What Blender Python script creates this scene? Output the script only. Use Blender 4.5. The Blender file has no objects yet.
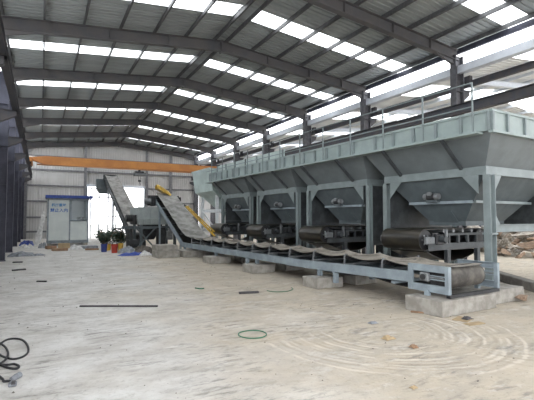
import bpy, bmesh, math, random
from mathutils import Vector, Matrix
C = bpy.context.scene.collection
sc = bpy.context.scene
R = math.radians
rnd = random.Random(7)

# ------------------------------------------------------------------ camera, world, exposure
cam = bpy.data.objects.new('camera', bpy.data.cameras.new('camera')); C.objects.link(cam)
cam.data.sensor_width = 36.0
cam.data.lens = 416.7 / 534 * 36.0
cam.data.clip_end = 500
cam.location = (0, 0, 1.8)
cam.rotation_euler = (math.pi / 2 + 0.043, 0, -0.497)
sc.camera = cam
w = bpy.data.worlds.new('overcast_sky'); sc.world = w; w.use_nodes = True
nt = w.node_tree; nt.nodes.clear()
out = nt.nodes.new('ShaderNodeOutputWorld'); bg = nt.nodes.new('ShaderNodeBackground')
tc = nt.nodes.new('ShaderNodeTexCoord'); sep = nt.nodes.new('ShaderNodeSeparateXYZ')
rp = nt.nodes.new('ShaderNodeValToRGB')
rp.color_ramp.elements[0].position = 0.0; rp.color_ramp.elements[0].color = (.96, .97, 1.0, 1)
rp.color_ramp.elements[1].position = 1.0; rp.color_ramp.elements[1].color = (.98, .99, 1.0, 1)
nt.links.new(tc.outputs['Generated'], sep.inputs[0]); nt.links.new(sep.outputs['Z'], rp.inputs[0])
nt.links.new(rp.outputs[0], bg.inputs['Color']); bg.inputs['Strength'].default_value = 3.0
nt.links.new(bg.outputs[0], out.inputs[0])
vs = sc.view_settings
vs.view_transform = 'Standard'; vs.look = 'None'; vs.gamma = 1.0; vs.use_curve_mapping = False
vs.exposure = 1.0
sc.cycles.max_bounces = 8; sc.cycles.diffuse_bounces = 5; sc.cycles.transparent_max_bounces = 12

# ------------------------------------------------------------------ materials
def mat(name, col, rough=.6, metal=0.0, col2=None, scale=6.0, mix=(.42, .62), bump=0.0, bscale=60.0, stretch=None, spec=.4):
    m = bpy.data.materials.new(name); m.use_nodes = True
    t = m.node_tree; n = t.nodes; l = t.links
    p = n['Principled BSDF']; p.inputs['Roughness'].default_value = rough; p.inputs['Metallic'].default_value = metal
    p.inputs['Specular IOR Level'].default_value = spec
    c2 = col2 or tuple(c * .72 for c in col)
    co = n.new('ShaderNodeTexCoord'); mp = n.new('ShaderNodeMapping')
    if stretch: mp.inputs['Scale'].default_value = stretch
    l.new(co.outputs['Object'], mp.inputs[0])
    no = n.new('ShaderNodeTexNoise'); no.inputs['Scale'].default_value = scale; no.inputs['Detail'].default_value = 6
    no.inputs['Roughness'].default_value = .62
    l.new(mp.outputs[0], no.inputs['Vector'])
    r = n.new('ShaderNodeValToRGB'); r.color_ramp.elements[0].position = mix[0]; r.color_ramp.elements[1].position = mix[1]
    r.color_ramp.elements[0].color = (*c2, 1); r.color_ramp.elements[1].color = (*col, 1)
    l.new(no.outputs['Fac'], r.inputs[0]); l.new(r.outputs[0], p.inputs['Base Color'])
    if bump:
        nb = n.new('ShaderNodeTexNoise'); nb.inputs['Scale'].default_value = bscale; nb.inputs['Detail'].default_value = 5
        l.new(mp.outputs[0], nb.inputs['Vector'])
        b = n.new('ShaderNodeBump'); b.inputs['Strength'].default_value = bump; b.inputs['Distance'].default_value = .02
        l.new(nb.outputs['Fac'], b.inputs['Height']); l.new(b.outputs[0], p.inputs['Normal'])
    return m

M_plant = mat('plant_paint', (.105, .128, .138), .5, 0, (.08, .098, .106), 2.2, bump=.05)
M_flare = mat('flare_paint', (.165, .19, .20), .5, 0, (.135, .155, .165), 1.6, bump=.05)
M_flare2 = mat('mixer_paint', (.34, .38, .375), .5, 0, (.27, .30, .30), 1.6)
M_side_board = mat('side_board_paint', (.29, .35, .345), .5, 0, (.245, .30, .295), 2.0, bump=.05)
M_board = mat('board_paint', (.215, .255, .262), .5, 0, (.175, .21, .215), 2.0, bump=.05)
M_rail = mat('rail_paint', (.27, .325, .36), .5, 0, (.21, .25, .28), 3.0, bump=.05)
M_pale = mat('pale_lit_green_paint', (.45, .54, .52), .55, 0, (.36, .43, .42), 1.5)  # end bin colour lightened for the light from the doorway
M_white_steel = mat('white_frame_paint', (.78, .82, .84), .5, 0, (.70, .74, .76))
M_black = mat('black_steel', (.035, .037, .04), .45, 0, (.02, .02, .022), 5)
M_motor = mat('motor_grey', (.24, .255, .265), .4, .3)
M_rubber = mat('black_rubber', (.03, .028, .026), .38, 0, (.016, .016, .016), 5, spec=.5)
M_feed = mat('feeder_frame_paint', (.07, .08, .085), .5, 0, (.045, .05, .055), 4)
M_drumbelt = mat('feeder_belt_rubber', (.034, .028, .019), .28, 0, (.010, .010, .009), 4, stretch=(1, .3, 1), spec=.45)
M_belt = mat('dusty_belt', (.36, .33, .285), .85, 0, (.15, .135, .115), 2.6, (.34, .58), bump=.25, bscale=30)
M_belt2 = mat('dusty_belt_pale', (.40, .395, .38), .85, 0, (.19, .185, .175), 2.4, (.33, .6), bump=.25, bscale=25)
M_wrap = mat('worn_belt', (.13, .12, .105), .8, 0, (.06, .055, .05), 3, bump=.2, bscale=25)
M_conc = mat('block_concrete', (.36, .345, .315), .9, 0, (.25, .235, .21), 4, bump=.35, bscale=40)
M_galv = mat('galvanised_sheet', (.37, .395, .395), .5, .1, (.30, .32, .32), 1.2, stretch=(.3, 1, 1))
M_gable = mat('gable_sheet', (.58, .57, .565), .6, 0, (.51, .50, .495), .8)
M_beam = mat('rafter_primer', (.075, .076, .085), .6, 0, (.11, .10, .097), 1.4, (.35, .65))
M_purlin = mat('purlin_steel', (.10, .10, .105), .55)
M_col = mat('column_primer', (.075, .077, .11), .55, 0, (.05, .052, .075), 2)
M_colr = mat('column_grey', (.12, .12, .135), .6, 0, (.075, .073, .08), 3)
M_girt = mat('girt_steel', (.22, .22, .235), .55)
M_run = mat('runway_beam', (.05, .055, .07), .6, 0, (.075, .068, .07), 3)
M_gutter = mat('gutter_sheet', (.74, .78, .84), .45, 0, (.68, .72, .79))
M_orange = mat('crane_orange', (.60, .26, .07), .5, 0, (.50, .20, .06), 1.2)
M_yellow = mat('yellow_paint', (.62, .40, .05), .5, 0, (.45, .28, .05), 4)
M_blue = mat('blue_roof_paint', (.03, .075, .34), .45)
M_bluetext = mat('blue_lettering', (.02, .12, .50), .5)
M_cyantext = mat('pale_blue_lettering', (.10, .28, .55), .5)
M_panel = mat('hut_panel', (.60, .64, .62), .5, 0, (.54, .58, .57), 1.5)
M_hutframe = mat('hut_frame', (.26, .30, .33), .5)
M_dark = mat('dark_inside', (.03, .035, .04), .6)
M_soilrock = mat('rubble_concrete', (.50, .47, .42), .95, 0, (.22, .19, .16), 3, bump=.5, bscale=14)
M_rockb = mat('rubble_brick', (.36, .26, .19), .95, 0, (.24, .17, .12), 4, bump=.5, bscale=14)
M_leaf = mat('leaf_green', (.035, .06, .035), .7, 0, (.018, .034, .02), 9)
M_red = mat('red_plastic', (.45, .05, .03), .45)
M_bluep = mat('blue_plastic', (.03, .05, .22), .45)
M_tarpblue = mat('blue_tarp', (.04, .08, .38), .5)
M_tarpgrey = mat('grey_tarp', (.30, .32, .35), .7, 0, (.18, .19, .21), 8)
M_white = mat('white_sheet', (.74, .74, .73), .7)
M_card = mat('cardboard', (.42, .32, .19), .9, 0, (.33, .25, .15), 5)
M_brown = mat('brown_board', (.33, .20, .12), .85, 0, (.22, .14, .09), 6)
M_green = mat('green_hose', (.05, .19, .11), .55)
M_cable = mat('black_cable', (.03, .03, .035), .5)
M_bar = mat('rusty_bar', (.07, .065, .07), .6)
M_pebble = mat('pebble', (.16, .14, .12), .9, 0, (.09, .08, .07), 8)
M_kerb = mat('kerb_concrete', (.22, .21, .19), .9, 0, (.15, .14, .13), 4, bump=.3, bscale=30)

def skylight_material():
    m = bpy.data.materials.new('translucent_skylight'); m.use_nodes = True
    t = m.node_tree; t.nodes.clear()
    o = t.nodes.new('ShaderNodeOutputMaterial'); mx = t.nodes.new('ShaderNodeMixShader')
    a = t.nodes.new('ShaderNodeBsdfTransparent'); a.inputs[0].default_value = (.92, .94, .95, 1)
    b = t.nodes.new('ShaderNodeBsdfTranslucent'); b.inputs[0].default_value = (.85, .88, .88, 1)
    mx.inputs[0].default_value = .35
    t.links.new(a.outputs[0], mx.inputs[1]); t.links.new(b.outputs[0], mx.inputs[2]); t.links.new(mx.outputs[0], o.inputs[0])
    return m
M_sky = skylight_material()

def glass_material():
    m = bpy.data.materials.new('hut_glass'); m.use_nodes = True
    p = m.node_tree.nodes['Principled BSDF']
    p.inputs['Base Color'].default_value = (.75, .82, .85, 1); p.inputs['Roughness'].default_value = .05
    p.inputs['Transmission Weight'].default_value = .85; p.inputs['IOR'].default_value = 1.2
    return m
M_glass = glass_material()

def floor_material():
    m = bpy.data.materials.new('dusty_floor'); m.use_nodes = True
    t = m.node_tree; n = t.nodes; l = t.links; p = n['Principled BSDF']; p.inputs['Roughness'].default_value = .92
    p.inputs['Specular IOR Level'].default_value = .2
    co = n.new('ShaderNodeTexCoord'); sp = n.new('ShaderNodeSeparateXYZ'); l.new(co.outputs['Object'], sp.inputs[0])
    def noise(s, d=7, r=.62, stretch=None):
        x = n.new('ShaderNodeTexNoise'); x.inputs['Scale'].default_value = s; x.inputs['Detail'].default_value = d; x.inputs['Roughness'].default_value = r
        if stretch:
            mp = n.new('ShaderNodeMapping'); mp.inputs['Scale'].default_value = stretch; mp.inputs['Rotation'].default_value = (0, 0, .5)
            l.new(co.outputs['Object'], mp.inputs[0]); l.new(mp.outputs[0], x.inputs['Vector'])
        else: l.new(co.outputs['Object'], x.inputs['Vector'])
        return x.outputs['Fac']
    def ramp(f, a, b, ca=(0, 0, 0, 1), cb=(1, 1, 1, 1)):
        x = n.new('ShaderNodeValToRGB'); x.color_ramp.elements[0].position = a; x.color_ramp.elements[1].position = b
        x.color_ramp.elements[0].color = ca; x.color_ramp.elements[1].color = cb; l.new(f, x.inputs[0]); return x.outputs[0]
    def mth(op, a, b=None, c=None):
        x = n.new('ShaderNodeMath'); x.operation = op
        for i, v in enumerate((a, b, c)):
            if v is None: continue
            if isinstance(v, (int, float)): x.inputs[i].default_value = v
            else: l.new(v, x.inputs[i])
        return x.outputs[0]
    def mixc(f, a, b):
        x = n.new('ShaderNodeMix'); x.data_type = 'RGBA'; l.new(f, x.inputs[0])
        for k, v in ((6, a), (7, b)):
            if isinstance(v, tuple): x.inputs[k].default_value = v
            else: l.new(v, x.inputs[k])
        return x.outputs[2]
    # cement dust (pale) towards the left aisle, brown soil towards the plant side
    gx = mth('ADD', mth('MULTIPLY', mth('SUBTRACT', sp.outputs['X'], mth('MULTIPLY', sp.outputs['Y'], .10)), .22), mth('MULTIPLY', mth('SUBTRACT', noise(.55), .5), 1.7))
    soil = ramp(gx, .02, .72)
    base = mixc(soil, (.64, .63, .61, 1), (.50, .44, .355, 1))
    blot = ramp(noise(1.5, 9, .72, (.75, 1.15, 1)), .38, .60)
    base = mixc(mth('MULTIPLY', mth('SUBTRACT', 1.0, blot), .55), base, (.36, .33, .29, 1))
    grit = ramp(noise(9, 8, .75), .30, .46)
    pale = ramp(noise(2.3, 9, .75, (.7, 1.2, 1)), .54, .70)
    base = mixc(mth('MULTIPLY', pale, .55), base, (.74, .725, .70, 1))
    patch = ramp(noise(.8, 6, .65), .44, .58)
    line = ramp(noise(6.0, 7, .7, (.45, 1.6, 1)), .50, .62)
    base = mixc(mth('MULTIPLY', mth('MULTIPLY', patch, line), .75), base, (.20, .19, .18, 1))
    spots = ramp(noise(22, 3, .5), .68, .74)
    base = mixc(mth('MULTIPLY', spots, .6), base, (.20, .185, .17, 1))
    base = mixc(mth('MULTIPLY', mth('SUBTRACT', 1.0, grit), .55), base, (.22, .20, .18, 1))
    # swept tyre scuffs: arcs about two turning points in the near right aisle
    wob = mth('MULTIPLY', noise(1.6), .20)
    patchy = ramp(noise(1.7, 6), .40, .56)
    def rng(v, a_, b_):
        x = n.new('ShaderNodeMapRange'); l.new(v, x.inputs[0]); x.inputs[1].default_value = a_; x.inputs[2].default_value = b_
        x.inputs[3].default_value = 0; x.inputs[4].default_value = 1; return x.outputs[0]
    def arcs(cx, cy, r0, r1, fr, x0=None):
        cv = n.new('ShaderNodeCombineXYZ')
        l.new(mth('SUBTRACT', sp.outputs['X'], cx), cv.inputs[0]); l.new(mth('SUBTRACT', sp.outputs['Y'], cy), cv.inputs[1])
        ln = n.new('ShaderNodeVectorMath'); ln.operation = 'LENGTH'; l.new(cv.outputs[0], ln.inputs[0]); rad = ln.outputs['Value']
        ww = mth('ADD', rad, wob)
        q = mth('MULTIPLY', mth('ADD', mth('SINE', mth('MULTIPLY', ww, fr)), mth('SINE', mth('MULTIPLY', ww, fr * .43))), .5)
        m_ = mth('MULTIPLY', mth('MULTIPLY', rng(rad, r0, r0 + .3), rng(rad, r1, r1 - .4)), patchy)
        m_ = mth('MULTIPLY', m_, rng(sp.outputs['Y'], cy + .55, cy + .1))
        if x0: m_ = mth('MULTIPLY', m_, rng(sp.outputs['X'], x0, x0 + .3))
        return mth('MULTIPLY', q, m_)
    scuff = mth('ADD', arcs(4.9, 5.1, .55, 2.3, 58.0), mth('MULTIPLY', arcs(7.0, 4.1, 1.3, 2.6, 52.0, 4.9), .6))
    base = mixc(mth('MULTIPLY', ramp(mth('MULTIPLY', scuff, -1.0), .15, .7), .45), base, (.34, .295, .24, 1))
    base = mixc(mth('MULTIPLY', ramp(scuff, .15, .7), .6), base, (.68, .62, .54, 1))
    l.new(base, p.inputs['Base Color'])
    h = mth('ADD', mth('MULTIPLY', noise(14, 8, .7), .6), mth('MULTIPLY', noise(2.2, 6), .9))
    h = mth('ADD', h, mth('MULTIPLY', scuff, .18))
    b = n.new('ShaderNodeBump'); b.inputs['Strength'].default_value = .55; b.inputs['Distance'].default_value = .05
    l.new(h, b.inputs['Height']); l.new(b.outputs[0], p.inputs['Normal'])
    return m
M_floor = floor_material()
M_yard = mat('yard_concrete', (.58, .57, .55), .9, 0, (.50, .49, .47), .6)

# ------------------------------------------------------------------ mesh helpers
class MB:
    def __init__(s): s.bm = bmesh.new()
    def _q(s, vs, faces):
        v = [s.bm.verts.new(p) for p in vs]
        for f in faces:
            try: s.bm.faces.new([v[i] for i in f])
            except ValueError: pass
        return s
    def box(s, x0, x1, y0, y1, z0, z1):
        return s._q([(x0, y0, z0), (x1, y0, z0), (x1, y1, z0), (x0, y1, z0), (x0, y0, z1), (x1, y0, z1), (x1, y1, z1), (x0, y1, z1)],
                    [(3, 2, 1, 0), (4, 5, 6, 7), (0, 1, 5, 4), (1, 2, 6, 5), (2, 3, 7, 6), (3, 0, 4, 7)])
    def beam(s, p, q, wd, ht, up=(0, 0, 1)):
        p, q = Vector(p), Vector(q); d = (q - p).normalized(); u = Vector(up)
        sd = d.cross(u)
        if sd.length < 1e-4: sd = d.cross(Vector((0, 1, 0)))
        sd.normalize(); u = sd.cross(d).normalized(); a, b = sd * wd / 2, u * ht / 2
        c = [p - a - b, p + a - b, p + a + b, p - a + b, q - a - b, q + a - b, q + a + b, q - a + b]
        return s._q(c, [(3, 2, 1, 0), (4, 5, 6, 7), (0, 1, 5, 4), (1, 2, 6, 5), (2, 3, 7, 6), (3, 0, 4, 7)])
    def ibeam(s, p, q, wd, ht, tf=.02, tw=.014, up=(0, 0, 1)):
        p, q = Vector(p), Vector(q); d = (q - p).normalized(); u = Vector(up); sd = d.cross(u).normalized(); u = sd.cross(d).normalized()
        o = u * (ht / 2 - tf / 2)
        s.beam(p + o, q + o, wd, tf, u); s.beam(p - o, q - o, wd, tf, u); s.beam(p, q, tw, ht - 2 * tf, u); return s
    def channel(s, p, q, wd, ht, side=1, t=.012):
        # web on one side, flanges towards side
        p, q = Vector(p), Vector(q); d = (q - p).normalized(); sd = d.cross(Vector((0, 0, 1))).normalized() * side; u = sd.cross(d).normalized() * side
        s.beam(p, q, t, ht, u)
        for k in (-1, 1):
            o = u * k * (ht / 2 - t / 2) + sd * (wd / 2)
            s.beam(p + o, q + o, wd, t, u)
        return s
    def prism(s, poly, axis, a, b):
        def P(u, v, c): return {'x': (c, u, v), 'y': (u, c, v), 'z': (u, v, c)}[axis]
        n = len(poly); vs = [P(u, v, a) for u, v in poly] + [P(u, v, b) for u, v in poly]
        return s._q(vs, [tuple(range(n)), tuple(range(2 * n - 1, n - 1, -1))] + [(i, (i + 1) % n + 0, (i + 1) % n + n, i + n) for i in range(n)])
    def cyl(s, p, q, r, n=14, r2=None, caps=True):
        p, q = Vector(p), Vector(q); d = (q - p).normalized(); a = d.orthogonal().normalized(); b = d.cross(a); r2 = r if r2 is None else r2
        vs = [p + (a * math.cos(t) + b * math.sin(t)) * r for t in [2 * math.pi * i / n for i in range(n)]]
        vs += [q + (a * math.cos(t) + b * math.sin(t)) * r2 for t in [2 * math.pi * i / n for i in range(n)]]
        f = [(i, (i + 1) % n, (i + 1) % n + n, i + n) for i in range(n)]
        if caps: f += [tuple(range(n - 1, -1, -1)), tuple(range(n, 2 * n))]
        return s._q(vs, f)
    def tube(s, pts, r, n=6, closed=False):
        pts = [Vector(p) for p in pts]; m = len(pts); rings = []; prev = None
        for i, p in enumerate(pts):
            a = pts[i - 1] if (i or closed) else pts[0]; b = pts[(i + 1) % m] if (i < m - 1 or closed) else pts[-1]
            d = (b - a).normalized()
            if prev is None: u = d.orthogonal().normalized()
            else:
                u = prev - d * prev.dot(d); u = u.normalized() if u.length > 1e-6 else d.orthogonal().normalized()
            prev = u; v = d.cross(u)
            rings.append([s.bm.verts.new(p + (u * math.cos(2 * math.pi * k / n) + v * math.sin(2 * math.pi * k / n)) * r) for k in range(n)])
        for i in range(m if closed else m - 1):
            A, B = rings[i], rings[(i + 1) % m]
            for k in range(n): s.bm.faces.new((A[k], A[(k + 1) % n], B[(k + 1) % n], B[k]))
        if not closed: s.bm.faces.new(rings[0][::-1]); s.bm.faces.new(rings[-1])
        return s
    def loft(s, loops, closed_ring=False, caps=False):
        n = len(loops[0]); V = [[s.bm.verts.new(p) for p in lp] for lp in loops]; m = len(V)
        for i in range(m if closed_ring else m - 1):
            A, B = V[i], V[(i + 1) % m]
            for k in range(n): s.bm.faces.new((A[k], A[(k + 1) % n], B[(k + 1) % n], B[k]))
        if caps: s.bm.faces.new(V[0][::-1]); s.bm.faces.new(V[-1])
        return s
    def sheet(s, rows):
        V = [[s.bm.verts.new(p) for p in r_] for r_ in rows]
        for A, B in zip(V, V[1:]):
            for k in range(len(A) - 1): s.bm.faces.new((A[k], A[k + 1], B[k + 1], B[k]))
        return s
    def lathe(s, prof, c, n=16):
        s.loft([[(c[0] + r * math.cos(2 * math.pi * k / n), c[1] + r * math.sin(2 * math.pi * k / n), c[2] + z) for k in range(n)] for r, z in prof]); return s
    def mesh(s, name, m, smooth=False, bevel=0.0, solid=0.0, under=None):
        bm = s.bm
        if solid:
            bmesh.ops.recalc_face_normals(bm, faces=bm.faces)
            bmesh.ops.solidify(bm, geom=list(bm.faces), thickness=solid)
        bmesh.ops.recalc_face_normals(bm, faces=bm.faces)
        if bevel: bmesh.ops.bevel(bm, geom=[e for e in bm.edges if e.is_manifold and e.calc_face_angle(0) > .6], offset=bevel, segments=1, affect='EDGES')
        me = bpy.data.meshes.new(name); bm.to_mesh(me); bm.free()
        if m: me.materials.append(m)
        if under:
            me.materials.append(under)
            for p in me.polygons: p.material_index = 1 if p.normal.z < .02 else 0
        if smooth:
            for p in me.polygons: p.use_smooth = True
            me.set_sharp_from_angle(angle=R(38))
        return me
    def obj(s, name, m, parent=None, **k):
        return put(name, s.mesh(name, m, **k), parent)

def put(name, me, parent=None, loc=(0, 0, 0), rot=(0, 0, 0)):
    o = bpy.data.objects.new(name, me); C.objects.link(o); o.location = loc; o.rotation_euler = rot
    if parent: o.parent = parent
    return o
def tag(o, label, cat, group=None):
    o['label'] = label; o['category'] = cat
    if group: o['group'] = group
    return o
def thing(name, loc, rz, label, cat, group=None):
    o = bpy.data.objects.new(name, None); C.objects.link(o); o.location = loc; o.rotation_euler = (0, 0, rz); o.empty_display_size = .2
    return tag(o, label, cat, group)
def struct(o): o['kind'] = 'structure'; return o
def dup(o, parent=None):
    c = o.copy(); C.objects.link(c)
    if parent: c.parent = parent
    for ch in o.children: dup(ch, c)
    return c
def empty_struct(name):
    o = bpy.data.objects.new(name, None); C.objects.link(o); o['kind'] = 'structure'; return o

# ------------------------------------------------------------------ hall dimensions
XL, XR, XM = -1.33, 13.9, 6.28          # column lines and ridge
BAY, Y0 = 5.12, 10.37
YG = Y0 + 6 * BAY                        # gable wall 41.09
K0 = -3                                  # first rafter behind the camera
YS = Y0 + K0 * BAY                       # -4.99
ZR, ZE = 8.75, 8.0                       # rafter axis at ridge and eaves
SL = (ZR - ZE) / (XR - XM)
def zroof(x): return ZR - SL * abs(x - XM)
DECK = .40

# ------------------------------------------------------------------ floor and yard
fl = MB().sheet([[(x, y, 0) for x in (-1.8, 6, 14, 34)] for y in (-6, 10, 26, 41.3)]).obj('floor', M_floor); struct(fl)
yd = MB().sheet([[(x, y, -.03) for x in (-70, 0, 70)] for y in (-70, 0, 41, 120)]).obj('floor_yard', M_yard); struct(yd)

# ------------------------------------------------------------------ ceiling: sheets, skylights, purlins, rafters
ceil = empty_struct('ceiling')
PITCH = BAY / 6
def roof_profile(y0, y1, n=4, h=.035):
    pts = []; p = (y1 - y0) / n
    for i in range(n):
        a = y0 + i * p
        pts += [(a, 0), (a + p * .62, 0), (a + p * .70, h), (a + p * .92, h)]
    pts.append((y1, 0)); return pts
def sheet_mesh(name, m, x0, x1, zf, nx=2):
    pr = roof_profile(-PITCH / 2, PITCH / 2)
    xs = [x0 + (x1 - x0) * i / nx for i in range(nx + 1)]
    return MB().sheet([[(x, y, zf(x) + dz) for y, dz in pr] for x in xs]).mesh(name, m)
zf = lambda x: zroof(x) + DECK
sheetL = sheet_mesh('roof_sheet', M_galv, XL - .35, XM, zf); sheetR = sheet_mesh('roof_sheet', M_galv, XM, XR + .35, zf)
skyL = sheet_mesh('skylight_panel', M_sky, XL - .35, XM - .28, zf); skyR = sheet_mesh('skylight_panel', M_sky, XM + .28, XR + .35, zf)
capm = MB().sheet([[(XM - .3, y, zf(XM - .3) + .05), (XM, y, zf(XM) + .07), (XM + .3, y, zf(XM + .3) + .05)] for y in (YS, YG + .2)]).obj('ridge_cap', M_galv, ceil)
y = Y0 - BAY / 2 - PITCH * 3 - 2 * BAY; j = -3
nb = 0
yy = YS + PITCH / 2 - PITCH / 2
centres = []
k = K0
while k < 6:
    mid = Y0 + (k + .5) * BAY + .25
    for q in range(-3, 3): centres.append((mid + q * PITCH, q == 0))
    k += 1
centres.append((YG, False))
for cy, sky in centres:
    for me_s, me_k in ((sheetL, skyL), (sheetR, skyR)):
        put('skylight_panel' if sky else 'roof_sheet', me_k if sky else me_s, ceil, (0, cy, 0))
pur = [.25, 1.45, 2.67, 3.89, 5.11, 6.33, 7.50]
pm = MB().channel((0, YS, 0), (0, YG, 0), .055, .15, 1, .012).mesh('purlin', M_purlin)
for s_ in (-1, 1):
    for d in pur:
        x = XM + s_ * d; put('purlin', pm, ceil, (x, 0, zroof(x) + DECK - .08))
rm = MB()
DEP = .42
for s_ in (-1, 1):
    xe = XM + s_ * (XR - XM)
    a, b = (XM, 0, ZR), (xe, 0, zroof(xe))
    for o, wd in ((.5 * DEP - .01, .22), (-.5 * DEP + .01, .22)): rm.beam((a[0], 0, a[2] + o), (b[0], 0, b[2] + o), wd, .022)
    rm.beam(a, b, .016, DEP - .03)
    # haunch at the eaves
    rm.prism([(xe, zroof(xe) - DEP / 2), (xe - s_ * 1.3, zroof(xe - s_ * 1.3) - DEP / 2 + .01), (xe, zroof(xe) - DEP / 2 - .22)], 'y', -.05, .05)
    for u in (.28, .56, .8):
        x = XM + (xe - XM) * u; rm.box(x - .008, x + .008, -.10, .10, zroof(x) - DEP / 2 + .01, zroof(x) + DEP / 2 - .01)
rm.box(XM - .025, XM + .025, -.12, .12, ZR - .27, ZR + .2)
rmesh = rm.mesh('roof_rafter', M_beam)
for k in range(K0, 7): put('roof_rafter', rmesh, ceil, (0, Y0 + k * BAY - (.2 if k == 6 else 0), 0))

# ------------------------------------------------------------------ back gable wall
wb = empty_struct('wall_back')
DX0, DX1, DZ = 3.60, 8.85, 4.86
def wall_sheet(x0, x1, z0, mat_=M_gable, dz=DECK):
    pr = []; n = max(1, round((x1 - x0) / .21)); p = (x1 - x0) / n
    for i in range(n):
        a = x0 + i * p; pr += [(a, 0), (a + p * .55, 0), (a + p * .66, .035), (a + p * .90, .035)]
    pr.append((x1, 0))
    return MB().sheet([[(x, YG + .1 + d, z0) for x, d in pr], [(x, YG + .1 + d, zroof(x) + dz) for x, d in pr]])
x = XL - .35
edges = []
while x < XR + .35 - .01: edges.append(x); x += .84
edges = sorted(set([e for e in edges if abs(e - DX0) > .25 and abs(e - DX1) > .25] + [DX0, DX1, XR + .35]))
for a, b in zip(edges, edges[1:]):
    over = a >= DX0 - .01 and b <= DX1 + .01
    wall_sheet(a, b, DZ if over else 0).obj('wall_sheet', M_gable, wb)
for z in (.62, 1.85, 3.25, 4.62, 6.0, 7.2):
    segs = [(XL, DX0), (DX1, XR)] if z < DZ else [(XL, XR)]
    for a, b in segs: MB().channel((a, YG, z), (b, YG, z), .08, .15, -1).obj('girt', M_girt, wb)
for x, z in ((DX0 - .12, 8.2), (DX1 + .12, 8.2), (XL + .15, 8.0), (11.3, 8.3)):
    MB().ibeam((x, YG - .12, 0), (x, YG - .12, zroof(x) - .2), .2, .26, up=(0, 1, 0)).obj('gable_column', M_girt, wb)
MB().channel((DX0, YG - .05, DZ - .1), (DX1, YG - .05, DZ - .1), .1, .2, -1).obj('door_header', M_gutter, wb)
d1 = MB()
d1.box(DX0 - .02, DX0 + .1, YG - .02, YG + .14, 0, DZ - .2); d1.box(DX1 - .1, DX1 + .02, YG - .02, YG + .14, 0, DZ - .2)
struct(d1.obj('door_1', M_hutframe))

# ------------------------------------------------------------------ left wall
wl = empty_struct('wall_left')
pr = []
for i in range(5): pr += [(i * .2, 0), (i * .2 + .11, 0), (i * .2 + .13, -.035), (i * .2 + .18, -.035)]
pr.append((1.0, 0))
lm = MB().sheet([[(XL - .45 + d, yv, z) for yv, d in pr] for z in (0, 5.6)]).mesh('wall_sheet', M_gable)
lm2 = MB().sheet([[(XL - .45 + d, yv, z) for yv, d in pr] for z in (7.5, 8.35)]).mesh('wall_sheet', M_gable)
lm3 = MB().sheet([[(XL - .45 + d, yv, z) for yv, d in pr] for z in (5.6, 7.5)]).mesh('added_daylight_panel', M_sky)  # translucent band added to brighten the far left floor and left-facing sides
yv = YS + 7
while yv < YG:
    put('wall_sheet', lm, wl, (0, yv, 0)); put('wall_sheet', lm2, wl, (0, yv, 0)); put('added_daylight_panel', lm3, wl, (0, yv, 0)); yv += 1.0
gm = MB().channel((XL - .40, YS + 7, 0), (XL - .40, YG, 0), .08, .16, 1).mesh('girt', M_col)
for z in (.9, 2.3, 3.7, 5.1, 6.5): put('girt', gm, wl, (0, 0, z))
def column_mesh(side):
    m = MB(); x0 = 0
    m.ibeam((0, 0, 0), (0, 0, 8.0), .26, .44, .022, .014, up=(1, 0, 0))
    m.box(-.24, .24, -.17, .17, 0, .03)
    for z in (1.6, 3.2, 4.8, 6.6): m.box(-.2, .2, -.12, .12, z, z + .015)
    return m.mesh('column', M_col)
cmL = column_mesh(1); cmR = cmL.copy(); cmR.materials[0] = M_colr
def bracket_mesh(sx, reach, z):
    return MB().prism([(0, z - .12), (0, z - .55), (sx * reach, z - .28), (sx * reach, z - .12)], 'y', -.09, .09).box(min(0, sx * (reach + .06)), max(0, sx * (reach + .06)), -.13, .13, z - .12, z - .1).mesh('bracket', M_run)
ZRUN = 5.25
bL = bracket_mesh(1, .52, ZRUN + .09)
for k in range(K0, 7):
    c_ = put('column', cmL, wl, (XL - .17, Y0 + k * BAY - (.25 if k == 6 else 0), 0))
    put('bracket', bL, c_, (.22, 0, 0))
MB().ibeam((XL + .55, YS + 9, ZRUN + .1), (XL + .55, YG - .4, ZRUN + .1), .16, .26).obj('crane_runway', M_run, wl)

wf_ = empty_struct('wall_front_unseen')  # unseen half end wall behind the camera, added to shade faces turned this way
for k in range(9):
    xa = 5.4 + k * .98
    MB().sheet([[(xa + yv_, YS - d, z if z < 1 else zroof(xa + yv_) + DECK) for yv_, d in pr] for z in (0, 8.3)]).obj('wall_sheet', M_gable, wf_)
MB().ibeam((5.3, YS, 0), (5.3, YS, zroof(5.3) - .2), .2, .26, up=(0, 1, 0)).obj('gable_column', M_col, wf_)
# ------------------------------------------------------------------ right side: columns, runways, gutter, neighbour bay
wr = empty_struct('wall_right')
bR = bracket_mesh(-1, .45, 5.58); bR2 = bracket_mesh(1, .38, 6.80)
for k in range(-1, 7):
    c_ = put('column', cmR, wr, (XR, Y0 + k * BAY - (.25 if k == 6 else 0), 0))
    put('bracket', bR, c_, (-.22, 0, 0)); put('bracket', bR2, c_, (.22, 0, 0))
    MB().box(.28, .42, -.35, -.1, 6.8, 7.2).obj('junction_box', M_run, c_)
MB().ibeam((XR - .55, YS + 5, 5.76), (XR - .55, YG - .4, 5.76), .22, .36).obj('crane_runway', M_run, wr)
MB().ibeam((XR + .45, YS + 5, 6.92), (XR + .45, YG - .4, 6.92), .14, .22).obj('crane_runway', M_run, wr)
MB().channel((XR + .12, YS + 5, 8.22), (XR + .12, YG, 8.22), .10, .20, 1).obj('eaves_beam', M_col, wr)
g_ = MB()
g_.prism([(XR + .02, 7.62), (XR + .02, 7.33), (XR + .30, 7.33), (XR + .30, 7.58), (XR + .27, 7.58), (XR + .27, 7.36), (XR + .05, 7.36), (XR + .05, 7.62)], 'y', YS + 5, YG)
g_.obj('gutter', M_gutter, wr)
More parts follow.
